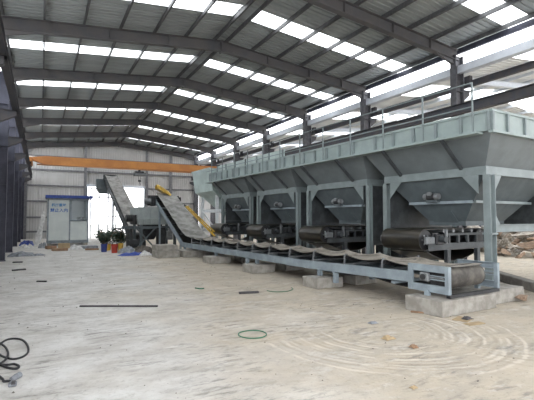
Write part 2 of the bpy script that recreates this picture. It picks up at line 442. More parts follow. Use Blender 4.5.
nbc = empty_struct('ceiling_side')
NX0, NX1 = XR + .2, 30.0
zn = lambda x: 7.36 + SL * min(x - NX0, 8.0) - (SL * max(0, x - NX0 - 8.0))
M_side = mat('neighbour_roof_sheet', (.80, .82, .83), .6, 0, (.74, .76, .77), .8)
shN = sheet_mesh('roof_sheet', M_side, NX0, NX1, zn, 4); skN = sheet_mesh('skylight_panel', M_sky, NX0 + .9, NX1 - .9, zn, 4)
q_ = 0
for cy, sky in centres:
    if cy < -1: continue
    q_ += 1
    ph = (round((cy - Y0) / PITCH) % 6)
    put('skylight_panel' if ph in (2, 3) else 'roof_sheet', skN if ph in (2, 3) else shN, nbc, (0, cy, 0))
pn = MB().channel((0, 0, 0), (0, YG, 0), .06, .12, 1, .014).mesh('purlin', M_gutter)
for i in range(1, 11):
    x = NX0 + i * 1.45; put('purlin', pn, nbc, (x, 0, zn(x) - .1))
nr = MB()
nr.ibeam((NX0 + .1, 0, zn(NX0) - .27), (NX0 + 8, 0, zn(NX0 + 8) - .27), .16, .22); nr.ibeam((NX0 + 8, 0, zn(NX0 + 8) - .27), (NX1, 0, zn(NX1) - .27), .16, .22)
nrm = nr.mesh('roof_rafter', M_gutter)
for k in range(-1, 7): put('roof_rafter', nrm, nbc, (0, Y0 + k * BAY, 0))
ws = empty_struct('wall_side')
yv = 0.0
sm_ = MB().sheet([[(NX1 + d, yq, z) for yq, d in pr] for z in (1.1, 7.4)]).mesh('wall_sheet', M_gable)
while yv < YG: put('wall_sheet', sm_, ws, (0, yv, 0)); yv += 1.0
MB().box(NX1 - .1, NX1 + .12, 0, YG, 0, 1.1).obj('plinth', M_conc, ws)
for k in range(-1, 7): put('column', cmL, ws, (NX1 - .3, Y0 + k * BAY, -.55))
MB().sheet([[(x, YG + .1, 0) for x in (XR + .4, 22, NX1)], [(x, YG + .1, zn(x)) for x in (XR + .4, 22, NX1)]]).obj('end_sheet', M_gable, ws)

# ------------------------------------------------------------------ plant frame of reference
PHI = R(2.3); PO = Vector((6.4, 5.2, 0)); PA = Vector((-math.sin(PHI), math.cos(PHI), 0)); PB = Vector((math.cos(PHI), math.sin(PHI), 0))
def pl(t, s, z=0): return tuple(PO + PA * s + PB * t + Vector((0, 0, z)))

# ------------------------------------------------------------------ aggregate bins
BP, BL, BT, BW = 3.8, 3.10, 2.60, 3.30       # pitch, frame length, front plane, depth
def make_bin(name, loc_s, label, first=False, last=False):
    root = thing(name, pl(BT, loc_s), PHI, label, 'hopper', 'row of grey steel aggregate hoppers')
    L, W = BL, BW; ZB0, ZB1 = 2.80, 3.00
    pw = .22
    postm = MB().ibeam((0, 0, 0), (0, 0, ZB0), .17, pw, .018, .012, up=(1, 0, 0)).box(-.17, .17, -.17, .17, 0, .025).box(-.125, .125, -.115, .115, 1.42, 1.46).mesh('leg', M_board)
    slim = MB().ibeam((0, 0, 0), (0, 0, ZB0), .14, .15, .018, .012, up=(1, 0, 0)).box(-.12, .12, -.12, .12, 0, .025).mesh('leg', M_board)
    for x in (pw / 2, W - pw / 2):
        for yq in (.0, L):
            near = first and yq < 1
            put('leg', postm if near else slim, root, (x - (0 if near else .03), yq, 0))
    bm_l = MB().channel((0, 0, 0), (0, L, 0), .1, .2, 1).mesh('top_beam', M_board)
    put('top_beam', bm_l, root, (.0, 0, 2.9))
    MB().channel((W, 0, 2.9), (W, L, 2.9), .1, .2, -1).obj('top_beam', M_board, root)
    MB().channel((0, 0, 2.9), (W, 0, 2.9), .1, .2, -1).obj('top_beam', M_board, root)
    MB().channel((0, L, 2.9), (W, L, 2.9), .1, .2, 1).obj('top_beam', M_board, root)
    G = .42
    for x in (.01, W - .03):
        MB().prism([(.2, ZB0), (.2 + G, ZB0), (.2, ZB0 - G * 1.05)], 'x', x, x + .018).obj('gusset', M_board, root)
        MB().prism([(L - .2, ZB0), (L - .2 - G, ZB0), (L - .2, ZB0 - G * 1.05)], 'x', x, x + .018).obj('gusset', M_board, root)
    for yq in (.01, L - .03):
        if not ((first and yq < 1) or (last and yq > 1)): continue
        MB().prism([(pw, ZB0), (pw + G, ZB0), (pw, ZB0 - G * 1.3)], 'y', yq, yq + .018).obj('gusset', M_board, root)
        MB().prism([(W - pw, ZB0), (W - pw - G, ZB0), (W - pw, ZB0 - G * 1.3)], 'y', yq, yq + .018).obj('gusset', M_board, root)
        if not ((first and yq < 1) or (last and yq > 1)): continue
        MB().channel((pw, yq + .05, 1.56), (W - pw, yq + .05, 1.56), .08, .18, 1).obj('brace', M_board, root)
        MB().prism([(pw, 1.65), (pw + .32, 1.65), (pw, 2.05)], 'y', yq, yq + .018).obj('gusset', M_board, root)
        MB().prism([(W - pw, 1.65), (W - pw - .32, 1.65), (W - pw, 2.05)], 'y', yq, yq + .018).obj('gusset', M_board, root)
    MB().box(pw - .02, W - pw, L - .04, L - .025, .95, ZB0).obj('dark_end_plate', M_feed, root)  # dark sheets added at the bin ends to darken the gaps between hoppers
    if not first: MB().box(pw - .04, W - pw, .025, .04, .95, ZB0).obj('dark_end_plate', M_feed, root)
    MB().box(W - .06, W - .045, pw, L * .55, 1.62 if first else 1.95, ZB0).obj('rear_shade_plate', M_feed, root)  # added plates, block light from the neighbour bay under the hoppers
    MB().box(W - .06, W - .045, L * .55, L - pw, 1.95, ZB0).obj('rear_shade_plate', M_feed, root)
    if not first: MB().box(W - .06, W - .045, pw, L - pw, .08, 1.25).obj('rear_shade_skirt', M_feed, root)  # dark plate added so the ground behind the far hoppers reads dark
    # lower funnel, plates of real thickness
    def rect(x0, x1, y0, y1, z): return [(x0, y0, z), (x1, y0, z), (x1, y1, z), (x0, y1, z)]
    o = [rect(.62, W - .95, .95, 2.05, 1.60), rect(.62, W - .95, .95, 2.05, 1.72), rect(.06, W - .06, .07, L - .07, 2.84)]
    i = [rect(.08, W - .08, .09, L - .09, 2.84), rect(.64, W - .97, .97, 2.03, 1.72), rect(.64, W - .97, .97, 2.03, 1.60)]
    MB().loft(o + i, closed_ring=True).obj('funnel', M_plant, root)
    ex = .13 if first else 0
    # upper flared hopper
    o = [rect(.02, W - .02, .02, L - .02, 3.0), rect(-.52, W + .5, -.33 - ex, L + .33, 3.70)]
    i = [rect(-.50, W + .48, -.31 - ex, L + .31, 3.70), rect(.04, W - .04, .04, L - .04, 3.0)]
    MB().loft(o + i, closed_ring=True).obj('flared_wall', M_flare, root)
    # strut plates along the slope, front, far end and near end
    for yq in (.60, 2.45):
        MB().beam((-.03, yq, 2.98), (-.76, yq, 3.62), .07, .07, (0, 1, 0)).obj('strut', M_feed, root)
    # walkway ledge
    ya, yb = (-.28 if first else -.35), L + .35
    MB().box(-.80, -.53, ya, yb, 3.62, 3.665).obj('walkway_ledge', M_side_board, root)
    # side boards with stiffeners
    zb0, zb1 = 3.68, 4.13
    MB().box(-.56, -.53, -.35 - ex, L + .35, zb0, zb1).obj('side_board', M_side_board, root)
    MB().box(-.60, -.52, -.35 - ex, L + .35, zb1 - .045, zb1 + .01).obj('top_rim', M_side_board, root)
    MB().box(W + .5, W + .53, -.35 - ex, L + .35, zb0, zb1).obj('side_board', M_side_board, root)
    MB().box(-.60, -.53, -.35 - ex, L + .35, zb0, zb0 + .05).obj('bottom_rim', M_side_board, root)
    st = MB().box(-.06, 0, -.03, .03, zb0, zb1 - .04).mesh('board_stiffener', M_board)
    n = 6
    for q in range(n): put('board_stiffener', st, root, (-.56, -.35 - ex + (q + .5 if not first else q * 1.05 + .04) * (L + .7) / n, 0))
    if first or last:
        yq = -.36 - ex if first else L + .33
        MB().box(-.56, W + .53, yq, yq + .03, zb0, zb1).obj('side_board', M_side_board, root)
        MB().box(-.58, W + .55, yq - .03, yq + .05, zb1 - .045, zb1 + .01).obj('top_rim', M_side_board, root)
        MB().box(-.6, W + .55, yq - .06, yq + .05, zb0 - .05, zb0).obj('bottom_rim', M_side_board, root)
        ye = yq - .02 if first else yq + .03
        for x in (-.55, .02, .72, 1.42, 2.12, 2.82, 3.5): MB().box(x - .03, x + .03, ye - .03, ye + .03, zb0, zb1 - .04).obj('board_stiffener', M_board, root)
    # funnel stiffener, discharge gate, vibrator
    fx = lambda z: .62 + (.06 - .62) * (z - 1.72) / 1.12
    fy0 = lambda z: .95 + (.07 - .95) * (z - 1.72) / 1.12
    fy1 = lambda z: 2.05 + (L - .07 - 2.05) * (z - 1.72) / 1.12
    z = 2.2
    MB().beam((fx(z) - .03, fy0(z), z), (fx(z) - .03, fy1(z), z), .09, .07).obj('funnel_stiffener', M_rail, root)
    MB().beam((fx(z), fy0(z) - .03, z), (W - .4, fy0(z) - .03, z), .09, .07).obj('funnel_stiffener', M_board, root)
    za, zb = 1.63, 1.98
    MB()._q([(fx(za) - .02, 1.12, za), (fx(za) - .02, 1.92, za), (fx(zb) - .03, 1.80, zb), (fx(zb) - .03, 1.26, zb),
             (fx(za) + .03, 1.12, za), (fx(za) + .03, 1.92, za), (fx(zb) + .03, 1.80, zb), (fx(zb) + .03, 1.26, zb)],
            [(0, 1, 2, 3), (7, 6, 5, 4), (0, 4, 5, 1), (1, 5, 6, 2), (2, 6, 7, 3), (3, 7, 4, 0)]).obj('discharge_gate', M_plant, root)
    vz, vx, vy = 2.36, fx(2.36) - .12, 1.62
    mo = MB().cyl((vx, vy - .12, vz), (vx, vy + .12, vz), .085, 14).obj('vibrator_motor', M_black, root, smooth=True)
    for sg in (-1, 1): MB().cyl((vx, vy + sg * .12, vz), (vx, vy + sg * .23, vz), .095, 14, .08).obj('end_cap', M_motor, mo, smooth=True)
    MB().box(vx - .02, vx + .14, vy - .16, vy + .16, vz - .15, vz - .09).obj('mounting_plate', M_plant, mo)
    MB().box(vx - .13, vx - .05, vy - .05, vy + .05, vz + .03, vz + .12).obj('terminal_box', M_motor, mo)
    return root
make_bin('aggregate_hopper', .68, 'nearest grey steel hopper, its front leg standing beside the belt end', first=True)
make_bin('aggregate_hopper', .68 + BP, 'second nearest of the grey steel hoppers over the long belt')
make_bin('aggregate_hopper', .68 + 2 * BP, 'third grey steel hopper along the row, next to the farthest black feeder but one')
make_bin('aggregate_hopper', .68 + 3 * BP, 'farthest of the four grey hoppers, beside the pale bin on a white frame', last=True)

# upper extension boards of the far hoppers
eb = thing('extension_board', pl(BT - .1, 9.0, 3.70), PHI, 'long pale upper board standing above the rim of the far hoppers', 'board')
MB().box(0, .03, 0, 6.6, .0, .86).obj('board_panel', M_pale, eb)
for q in range(7): MB().box(-.05, 0, q * 1.07 + .05, q * 1.07 + .11, .5, .86).obj('board_stiffener', M_board, eb)

# pale storage bin at the far end, on a white frame
pb = thing('storage_bin', pl(2.55, 15.75), PHI, 'pale green bin on a white steel frame at the far end of the hopper row', 'bin')
L2, W2 = 2.2, 3.0
wpost = MB().box(-.07, .07, -.07, .07, 0, 3.1).mesh('leg', M_white_steel)
for x in (.07, W2 - .07):
    for yq in (.1, L2): put('leg', wpost, pb, (x, yq, 0))
for z in (2.2, 1.1):
    for x in (.07, W2 - .07): MB().box(x - .05, x + .05, -.4, L2, z - .08, z + .08).obj('cross_beam', M_white_steel, pb)
    for yq in (.1, L2): MB().box(0, W2, yq - .05, yq + .05, z - .08, z + .08).obj('cross_beam', M_white_steel, pb)
MB().beam((.07, .15, 1.1), (.07, L2 - .05, 2.2), .05, .06).obj('diagonal_brace', M_white_steel, pb)
def rect(x0, x1, y0, y1, z): return [(x0, y0, z), (x1, y0, z), (x1, y1, z), (x0, y1, z)]
MB().loft([rect(1.1, 1.9, .8, 1.3, 1.9), rect(.2, W2, .0, L2, 2.9), rect(-.3, W2 + .3, -.20, L2 + .2, 3.25), rect(-.48, W2 + .4, -.20, L2 + .25, 4.45),
           rect(-.45, W2 + .37, -.17, L2 + .22, 4.45), rect(-.27, W2 + .27, -.17, L2 + .17, 3.25), rect(.23, W2 - .03, .03, L2 - .03, 2.9), rect(1.13, 1.87, .83, 1.27, 1.9)], closed_ring=True).obj('bin_wall', M_pale, pb)
MB().box(-.52, -.46, -.22, L2 + .27, 4.40, 4.48).obj('top_rim', M_pale, pb)

# guard rail along the walkway
gr = thing('guard_rail', pl(1.85, .5, 3.665), PHI, 'thin pale steel guard rail along the top edge of the hoppers', 'railing')
pg = MB().box(-.015, .015, -.015, .015, 0, 1.10).mesh('rail_post', M_board)
gy = 0.0; GL = 15.0
while gy < GL: put('rail_post', pg, gr, (0, gy, 0)); gy += 1.30
for z in (1.09, .56): MB().cyl((0, 0, z), (0, GL, z), .016, 8).obj('rail', M_board, gr, smooth=True)

# ------------------------------------------------------------------ belt feeders
def make_feeder(s, label):
    root = thing('belt_feeder', pl(1.87, s), PHI, label, 'feeder', 'black belt feeders under the hoppers')
    r, zc = .27, 1.26; y0, y1 = -.60, .60; xe = 2.3
    # belt loop around both drums
    lp = []
    for a in range(0, 9): th = math.pi / 2 + math.pi * a / 8; lp.append((.05 + r * math.cos(th), zc + r * math.sin(th)))
    for a in range(0, 9): th = -math.pi / 2 + math.pi * a / 8; lp.append((xe + r * math.cos(th), zc + r * math.sin(th)))
    rin = [((x - (.05 if x < 1.6 else xe)) * .93 + (.05 if x < 1.6 else xe), (z - zc) * .93 + zc) for x, z in lp]
    MB().loft([[(x, y0, z) for x, z in lp], [(x, y1, z) for x, z in lp], [(x, y1, z) for x, z in rin], [(x, y0, z) for x, z in rin]], closed_ring=True).obj('belt', M_drumbelt, root, smooth=True)
    MB().sheet([[(x, yq, zc - r - .02 - .26 * math.sin(math.pi * (x - .1) / 2.1)) for yq in (y0, 0, y1)] for x in [.1 + .26 * q for q in range(9)]]).obj('return_belt', M_drumbelt, root, smooth=True, solid=.015)
    d = MB().cyl((.05, y0 + .02, zc), (.05, y1 - .02, zc), r * .90, 24).obj('drive_drum', M_black, root, smooth=True)
    MB().cyl((.05, y0 - .16, zc), (.05, y1 + .16, zc), .045, 10).obj('shaft', M_motor, d, smooth=True)
    for k in range(6):
        a = k * math.pi / 3; MB().cyl((.05 + .12 * math.cos(a), y0 + .021, zc + .12 * math.sin(a)), (.05 + .12 * math.cos(a), y0 - .004, zc + .12 * math.sin(a)), .022, 8).obj('bolt', M_motor, d)
    MB().cyl((xe, y0 + .02, zc), (xe, y1 - .02, zc), r * .9, 18).obj('tail_drum', M_black, root, smooth=True)
    for sg, yq in ((-1, y0 - .10), (1, y1 + .10)):
        MB().channel((.0, yq, zc - .17), (xe + .2, yq, zc - .17), .07, .16, sg).obj('side_rail', M_feed, root)
        MB().box(-.10, .20, yq - .05, yq + .05, zc - .09, zc + .08).obj('bearing', M_motor, root, bevel=.015)
        MB().box(.75, xe, yq - .01, yq + .01, zc + .10, zc + .16).obj('skirt_rail', M_feed, root)
        for q in range(5): MB().box(.78 + q * .38 - .03, .78 + q * .38 + .03, yq - .03, yq + .03, zc - .09, zc + .10).obj('roller_bracket', M_feed, root)
        for x in (.72, 1.95): MB().box(x - .06, x + .06, yq - .05, yq + .05, 0, zc - .25).obj('leg', M_feed, root)
    for q in range(5): MB().cyl((.78 + q * .38, y0 + .02, zc + r - .06), (.78 + q * .38, y1 - .02, zc + r - .06), .05, 10).obj('roller', M_motor, root, smooth=True)
    m = MB().cyl((.42, y0 - .12, zc + .02), (.42, y0 - .30, zc + .02), .08, 14).obj('gear_motor', M_feed, root, smooth=True)
    MB().box(.28, .56, y0 - .14, y0 - .02, zc - .12, zc + .14).obj('gearbox', M_black, m, bevel=.02)
    MB().box(.62, .67, y0 - .16, y0 - .1, zc - .09, zc + .26).obj('switch_post', M_motor, root)
    return root
fl_ = ['nearest black belt feeder with a big worn drum, under the nearest hopper', 'black belt feeder under the second nearest hopper',
       'black belt feeder under the third hopper along the row', 'farthest black belt feeder, beside the leaning yellow bar']
for i in range(4): make_feeder(2.42 + BP * i, fl_[i])

# ------------------------------------------------------------------ long collecting conveyor with inclined end
cv = thing('belt_conveyor', pl(0, 0), PHI, 'long low belt conveyor under the hoppers, rising at its far end to the mixer', 'conveyor')
T0, T1 = .30, 1.62
def rail_pts(t):
    return [(t, .95, .60), (t, 4.5, .515), (t, 14.8, .495), (t, 19.6, 2.80)]
for t, sd in ((T0, 1), (T1, -1)):
    p = rail_pts(t)
    MB().channel(p[0], p[1], .07, .215, sd).channel(p[1], p[2], .07, .215, sd).obj('side_rail', M_rail, cv)
    MB().channel(p[2], p[3], .07, .20, sd).obj('inclined_rail', M_rail, cv)
# belt surface, sagging between idlers
idl = [1.73, 2.97, 4.23, 5.40, 6.58, 7.70, 8.84, 10.08, 11.25, 12.44, 13.55]
def belt_z(s):
    if s < .5: return .86
    if s <= 13.9: return .865
    if s <= 15.4:
        u = (s - 13.9) / 1.5; return .865 + .5 * .48 * 1.5 * u * u
    return .865 + .36 + .48 * (s - 15.4)
def sag(s):
    for a, b in zip([.3] + idl, idl + [14.6]):
        if a <= s <= b and b < 14: return -.075 * math.sin(math.pi * (s - a) / (b - a)) ** 1.0
    if 14.0 < s < 19.7: return -.03 * math.sin(math.pi * ((s - 14.0) % 1.1) / 1.1)
    return 0
rows, rows2 = [], []
s = .12
ss = []
while s < 19.85: ss.append(s); s += .15
prof = [(-.575, .10), (-.45, .045), (-.25, 0), (0, -.008), (.25, .0), (.45, .035), (.575, .085)]
TM = .96
def brow(s, dz=0):
    return [(TM + u * (.92 if s < .9 else 1), s, belt_z(s) + (h if s > .9 else h * .2) - .10 * (s > .9) * .6 + (sag(s) if abs(u) > .3 else sag(s) * .35) + dz) for u, h in prof]
lo = [r_ for r_ in ss if r_ <= 14.2]; hi = [r_ for r_ in ss if r_ >= 14.0]
MB().sheet([brow(s) for s in lo]).obj('belt', M_belt, cv, smooth=True, solid=.014, under=M_rubber)
MB().sheet([brow(s) for s in hi]).obj('inclined_belt', M_belt2, cv, smooth=True, solid=.014, under=M_rubber)
ret = [.15, 1.2] + [x + .55 for x in idl] + [14.6]
MB().sheet([[(TM + u, q, .47 - .11 * abs(math.sin(q * 1.35)) * (q > .6)) for u in (-.5, 0, .5)] for q in [i * .3 + .25 for i in range(48)]]).obj('return_belt', M_rubber, cv, smooth=True, solid=.012)
MB().sheet([[(TM + u, q, .40 + .48 * (q - 14.7)) for u in (-.5, 0, .5)] for q in (14.6, 16, 18, 19.8)]).obj('return_belt', M_rubber, cv, solid=.012)
for s in idl:
    zt = belt_z(s) + .045; zr = .60
    ib = MB()
    for t, sg in ((T0 + .03, 1), (T1 - .03, -1)):
        ib.tube([(t, s, zr), (t, s, zr + .12), (t + sg * .005, s, zt - .06), (t + sg * .04, s, zt - .01), (t + sg * .10, s, zt - .015)], .02, 6)
    ib.beam((T0, s, zr + .05), (T1, s, zr + .05), .05, .05)
    b_ = ib.obj('idler_bracket', M_motor, cv)
    zb = belt_z(s) - .075 - .05
    MB().cyl((TM - .22, s, zb), (TM + .22, s, zb), .045, 10).obj('roller', M_black, b_, smooth=True)
    for sg in (-1, 1): MB().cyl((TM + sg * .25, s, zb + .01), (TM + sg * .56, s, zb + .075), .045, 10).obj('roller', M_black, b_, smooth=True)
for q in range(5):
    s = 15.3 + q * 1.02; zb = belt_z(s) - .14
    MB().cyl((TM - .55, s, zb), (TM + .55, s, zb), .05, 8).obj('roller', M_black, cv, smooth=True)
    MB().beam((T0, s, zb - .07), (T1, s, zb - .07), .06, .06).obj('cross_member', M_black, cv)
for s in (1.4, 3.37, 5.9, 8.1, 9.5, 11.6, 13.0): MB().box(T0, T1, s - .04, s + .04, .40, .46).obj('cross_member', M_rail, cv)
for s, z0 in ((3.95, .27), (3.30, .16), (7.35, .27), (8.05, .14), (10.75, .27), (14.45, .30), (18.7, .0)):
    zt = .42 if s < 15 else 2.2
    for t in (T0 + .03, T1 - .03): MB().box(t - .05, t + .05, s - .055, s + .055, z0, zt).obj('leg', M_rail, cv)
# head pulley and drive
MB().cyl((TM - .58, 19.75, 2.74), (TM + .58, 19.75, 2.74), .20, 18).obj('head_pulley', M_black, cv, smooth=True)
hd = MB().box(T0 - .22, T0 - .02, 19.35, 19.85, 2.5, 3.05).box(T1 + .02, T1 + .2, 19.35, 19.85, 2.5, 3.05).box(T0 - .3, T1 + .25, 19.9, 20.2, 2.55, 3.15)
hd.obj('head_housing', M_black, cv, bevel=.02)
dm = MB().cyl((T0 - .25, 19.6, 2.78), (T0 - .62, 19.6, 2.78), .16, 14).obj('drive_motor', M_motor, cv, smooth=True)
# tail frame
for t, sd in ((T0, 1), (1.93, -1)):
    f = MB()
    f.channel((t, .05, .815), (t, .97, .815), .06, .13, sd); f.channel((t, .05, .43), (t, .97, .43), .06, .14, sd)
    f.box(t - .012, t + .06 * sd + .012 if sd > 0 else t + .012, .04, .12, .36, .88) if sd > 0 else f.box(t - .06, t + .012, .04, .12, .36, .88)
    f.box(t - .012, t + .03, .86, .98, .36, .88)
    for z in (.60, .67): f.box(t - .005, t + .02, .1, .45, z, z + .02)
    for s in (.52,): f.box(t - .04, t + .04, s - .045, s + .045, .29, .40)
    o = f.obj('tail_frame', M_rail, cv)
    b_ = MB().box(t - .05, t + .04, .47, .68, .56, .73).obj('bearing_block', M_motor, o, bevel=.02)
    MB().cyl((t - .08, .575, .645), (t + .05, .575, .645), .055, 12).obj('shaft', M_black, b_, smooth=True)
    MB().cyl((t, .15, .645), (t, .5, .645), .016, 8).obj('take_up_screw', M_motor, o, smooth=True)
td = MB().cyl((TM - .60, .32, .645), (TM + .60, .32, .645), .215, 24).obj('tail_drum', M_black, cv, smooth=True)
wrap = [(.32 + .225 * math.cos(a), .645 + .225 * math.sin(a)) for a in [math.pi / 2 + math.pi * i / 12 for i in range(13)]]
MB().sheet([[(TM + u, q, z) for u in (-.55, 0, .55)] for q, z in wrap]).obj('belt_wrap', M_wrap, cv, smooth=True, solid=.012)
MB().box(T0, 1.9, .02, .10, .30, .36).obj('base_channel', M_black, cv)

# ------------------------------------------------------------------ concrete blocks
def block(t0, t1, s0, s1, h, label, bev=.012):
    o = MB().box(0, t1 - t0, 0, s1 - s0, 0, h).obj('concrete_block', M_conc, None, bevel=bev)
    o.location = pl(t0, s0); o.rotation_euler = (0, 0, PHI)
    return tag(o, label, 'block', 'concrete footing blocks')
block(-.02, 1.66, -.05, .80, .29, 'large concrete block carrying the near tail end of the long belt')
block(1.68, 3.0, .12, .95, .29, 'concrete block behind and right of the tail block, by the nearest hopper leg')
block(-.10, .75, 3.50, 4.15, .265, 'pale concrete block under the first belt leg past the tail end')
block(-.10, .75, 6.90, 7.60, .265, 'concrete block under the second belt leg past the tail end')
block(-.15, .75, 10.2, 11.0, .265, 'concrete block under the third belt leg past the tail end')
block(-.15, 1.9, 13.3, 14.7, .30, 'wide concrete block where the long belt starts to rise')
block(-1.25, -.25, 13.45, 14.5, .30, 'low concrete slab left of the rising belt, under another slab')
block(-1.20, -.32, 13.60, 14.7, .26, 'upper concrete slab lying on the low slab left of the rising belt').location.z = .30

for s_ in (3.50, 6.90, 10.2): block(1.2, 1.95, s_, s_ + .65, .265, 'concrete block under the far side of the long belt, in the shade')
# ------------------------------------------------------------------ mixer
mx = thing('mixer', (4.85, 23.9, 0), PHI, 'grey green mixer on legs below the head of the rising belt', 'mixer')
MB().loft([rect(.0, 2.3, .1, 1.9, 1.42), rect(-.06, 2.36, 0, 2.0, 1.75), rect(-.06, 2.36, 0, 2.0, 2.40), rect(-.02, 2.32, .04, 1.96, 2.40), rect(-.02, 2.32, .04, 1.96, 1.75), rect(.04, 2.26, .14, 1.86, 1.45)]).obj('tank', M_flare2, mx)
MB().box(-.10, 2.4, -.03, .03, 2.34, 2.42).box(-.10, 2.4, -.03, .03, 1.72, 1.80).obj('flange', M_flare2, mx)
for x in (.25, .62): MB().box(x, x + .03, -.02, .05, 1.45, 2.36).obj('stiffener', M_flare2, mx)
for x in (.15, 2.1):
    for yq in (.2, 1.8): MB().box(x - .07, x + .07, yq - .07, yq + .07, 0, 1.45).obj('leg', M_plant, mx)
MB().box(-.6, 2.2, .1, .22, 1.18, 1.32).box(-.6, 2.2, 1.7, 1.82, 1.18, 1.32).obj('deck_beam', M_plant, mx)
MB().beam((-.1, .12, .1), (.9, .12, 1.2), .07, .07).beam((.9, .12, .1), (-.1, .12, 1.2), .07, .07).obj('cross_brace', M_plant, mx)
g1 = MB().cyl((-.48, 1.2, 1.78), (-.14, 1.2, 1.78), .2, 18).obj('drive_motor', M_black, mx, smooth=True)
for q in range(4): MB().cyl((-.45 + q * .09, 1.2, 1.78), (-.42 + q * .09, 1.2, 1.78), .22, 18).obj('cooling_fin', M_black, g1)
MB().box(-.12, .0, .4, 1.7, 1.42, 1.98).obj('gearbox', M_black, mx, bevel=.03)
MB().loft([rect(.55, 1.0, .6, 1.2, .55), rect(.25, 1.4, .3, 1.6, 1.42)]).obj('discharge_chute', M_black, mx, solid=.02)
MB().cyl((-.55, .5, .35), (.45, .5, .35), .24, 16).obj('air_tank', M_black, mx, smooth=True)
MB().box(-.45, -.3, .3, 1.2, 0, 1.2).obj('support_panel', M_black, mx)
MB().box(1.0, 1.45, -.1, .25, .1, 1.25).obj('control_cabinet', M_black, mx, bevel=.02)
MB().box(1.5, 1.85, -.25, .1, .55, 1.05).obj('junction_box', M_motor, mx, bevel=.02)

# yellow motor cover above the rising belt head
yc = MB()
yc.loft([[(x, yq + .34 * math.cos(a) * sc_, .30 * math.sin(a) * sc_ + zo) for a in [math.pi * i / 8 for i in range(9)]] for x, yq, sc_, zo in ((-.52, 0, .70, .46), (-.42, 0, 1, .40), (-.1, 0, 1, .22), (.25, 0, .9, .02), (.36, 0, .7, -.05))])
yo = yc.obj('cover', M_yellow, None, smooth=True, solid=.02); yo.name = 'motor_cover'
yo.location = pl(.92, 19.75, 3.10); yo.rotation_euler = (0, 0, PHI)
tag(yo, 'yellow curved cover on the head of the rising belt', 'cover')

# leaning yellow bar
yb_ = thing('yellow_bar', pl(1.60, 13.75, .90), PHI, 'long yellow lattice bar leaning along the side of the rising belt', 'bar')
YB0, YB1 = Vector((0, 0, 0)), Vector((.06, 4.3, 1.55))
yd_ = (YB1 - YB0)
MB().beam(YB0, YB1, .10, .05).obj('bottom_chord', M_yellow, yb_)
off = Vector((0, -.06, .17))
MB().beam(YB0 + off + yd_ * .04, YB1 + off * .5 - yd_ * .04, .05, .05).obj('top_chord', M_yellow, yb_)
for q in range(9):
    a = YB0 + yd_ * (.06 + q * .1); MB().beam(a, a + off + yd_ * .05, .03, .03).obj('web_strut', M_yellow, yb_)
MB().beam(YB1, YB1 + yd_ * .06, .06, .09).obj('end_shoe', M_black, yb_)

# ------------------------------------------------------------------ second inclined conveyor
c2 = thing('belt_conveyor', pl(0, 24.0), PHI, 'steep inclined belt conveyor rising from the mixer in front of the bright doorway', 'conveyor')
z2 = lambda s: .72 + .462 * s
Tm, HW = .5, .52
MB().sheet([[(Tm + u * HW * 2, i * .36 + .2, z2(i * .36 + .2) + h - .02 * abs(math.sin(i * 1.05))) for u, h in ((-.5, .09), (-.3, .02), (0, 0), (.3, .02), (.5, .09))] for i in range(30)]).obj('belt', M_belt2, c2, smooth=True, solid=.014)
MB().sheet([[(Tm - .45, i * 3.5, z2(i * 3.5) - .42), (Tm + .45, i * 3.5, z2(i * 3.5) - .42)] for i in range(4)]).obj('return_belt', M_rubber, c2, solid=.012)
for sg in (-1, 1):
    t = Tm + sg * .60
    MB().channel((t, 0, z2(0) - .16), (t, 10.9, z2(10.9) - .16), .07, .22, -sg).obj('side_rail', M_feed, c2)
    MB().beam((t, 0, z2(0) - .42), (t, 10.9, z2(10.9) - .42), .06, .12).obj('lower_chord', M_black, c2)
    for q in range(11):
        s = .3 + q * 1.0; MB().beam((t, s, z2(s) - .16), (t, s + .5, z2(s + .5) - .42), .04, .04).obj('web_strut', M_black, c2)
for q in range(10):
    s = .6 + q * 1.05; b_ = MB().cyl((Tm - .5, s, z2(s) - .06), (Tm + .5, s, z2(s) - .06), .05, 8).obj('roller', M_black, c2, smooth=True)
MB().cyl((Tm - .55, 10.75, z2(10.75) - .16), (Tm + .55, 10.75, z2(10.75) - .16), .2, 16).obj('head_pulley', M_black, c2, smooth=True)
MB().cyl((Tm - .55, .15, z2(.15) - .16), (Tm + .55, .15, z2(.15) - .16), .2, 16).obj('tail_pulley', M_black, c2, smooth=True)
for s in (5.9, 8.2):
    for sg in (-1, 1): MB().box(Tm + sg * .62 - .05, Tm + sg * .62 + .05, s - .05, s + .05, 0, z2(s) - .3).obj('leg', M_hutframe, c2)
    for z in (.9, 1.9): MB().box(Tm - .62, Tm + .62, s - .03, s + .03, z, z + .07).obj('leg_brace', M_hutframe, c2)
MB().box(Tm + .4, Tm + .85, 8.5, 9.2, z2(8.8) - 1.0, z2(8.8) - .55).obj('drive_motor', M_black, c2, bevel=.03)

# hood and frame at the head of the second conveyor, scaffold by the door
hf = thing('receiving_frame', (3.85, 40.3, 0), 0, 'slim steel frame with a grey hood in the doorway by the inclined belt head', 'frame')
for x in (.05, .75, 2.2):
    MB().box(x - .05, x + .05, -.05, .05, 0, 4.55 if x < .5 else 3.9).obj('post', M_hutframe, hf)
MB().box(0, 2.25, -.04, .04, 3.62, 3.74).box(0, 1.2, -.04, .04, 4.38, 4.48).obj('cross_bar', M_hutframe, hf)
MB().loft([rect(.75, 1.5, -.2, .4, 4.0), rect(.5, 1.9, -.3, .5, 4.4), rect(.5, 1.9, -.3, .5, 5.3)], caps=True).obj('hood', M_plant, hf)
MB().box(1.5, 1.56, -.04, .02, 1.7, 3.7).obj('ladder_rail', M_hutframe, hf)
MB().box(1.85, 1.91, -.04, .02, .0, 3.7).obj('ladder_rail', M_hutframe, hf)

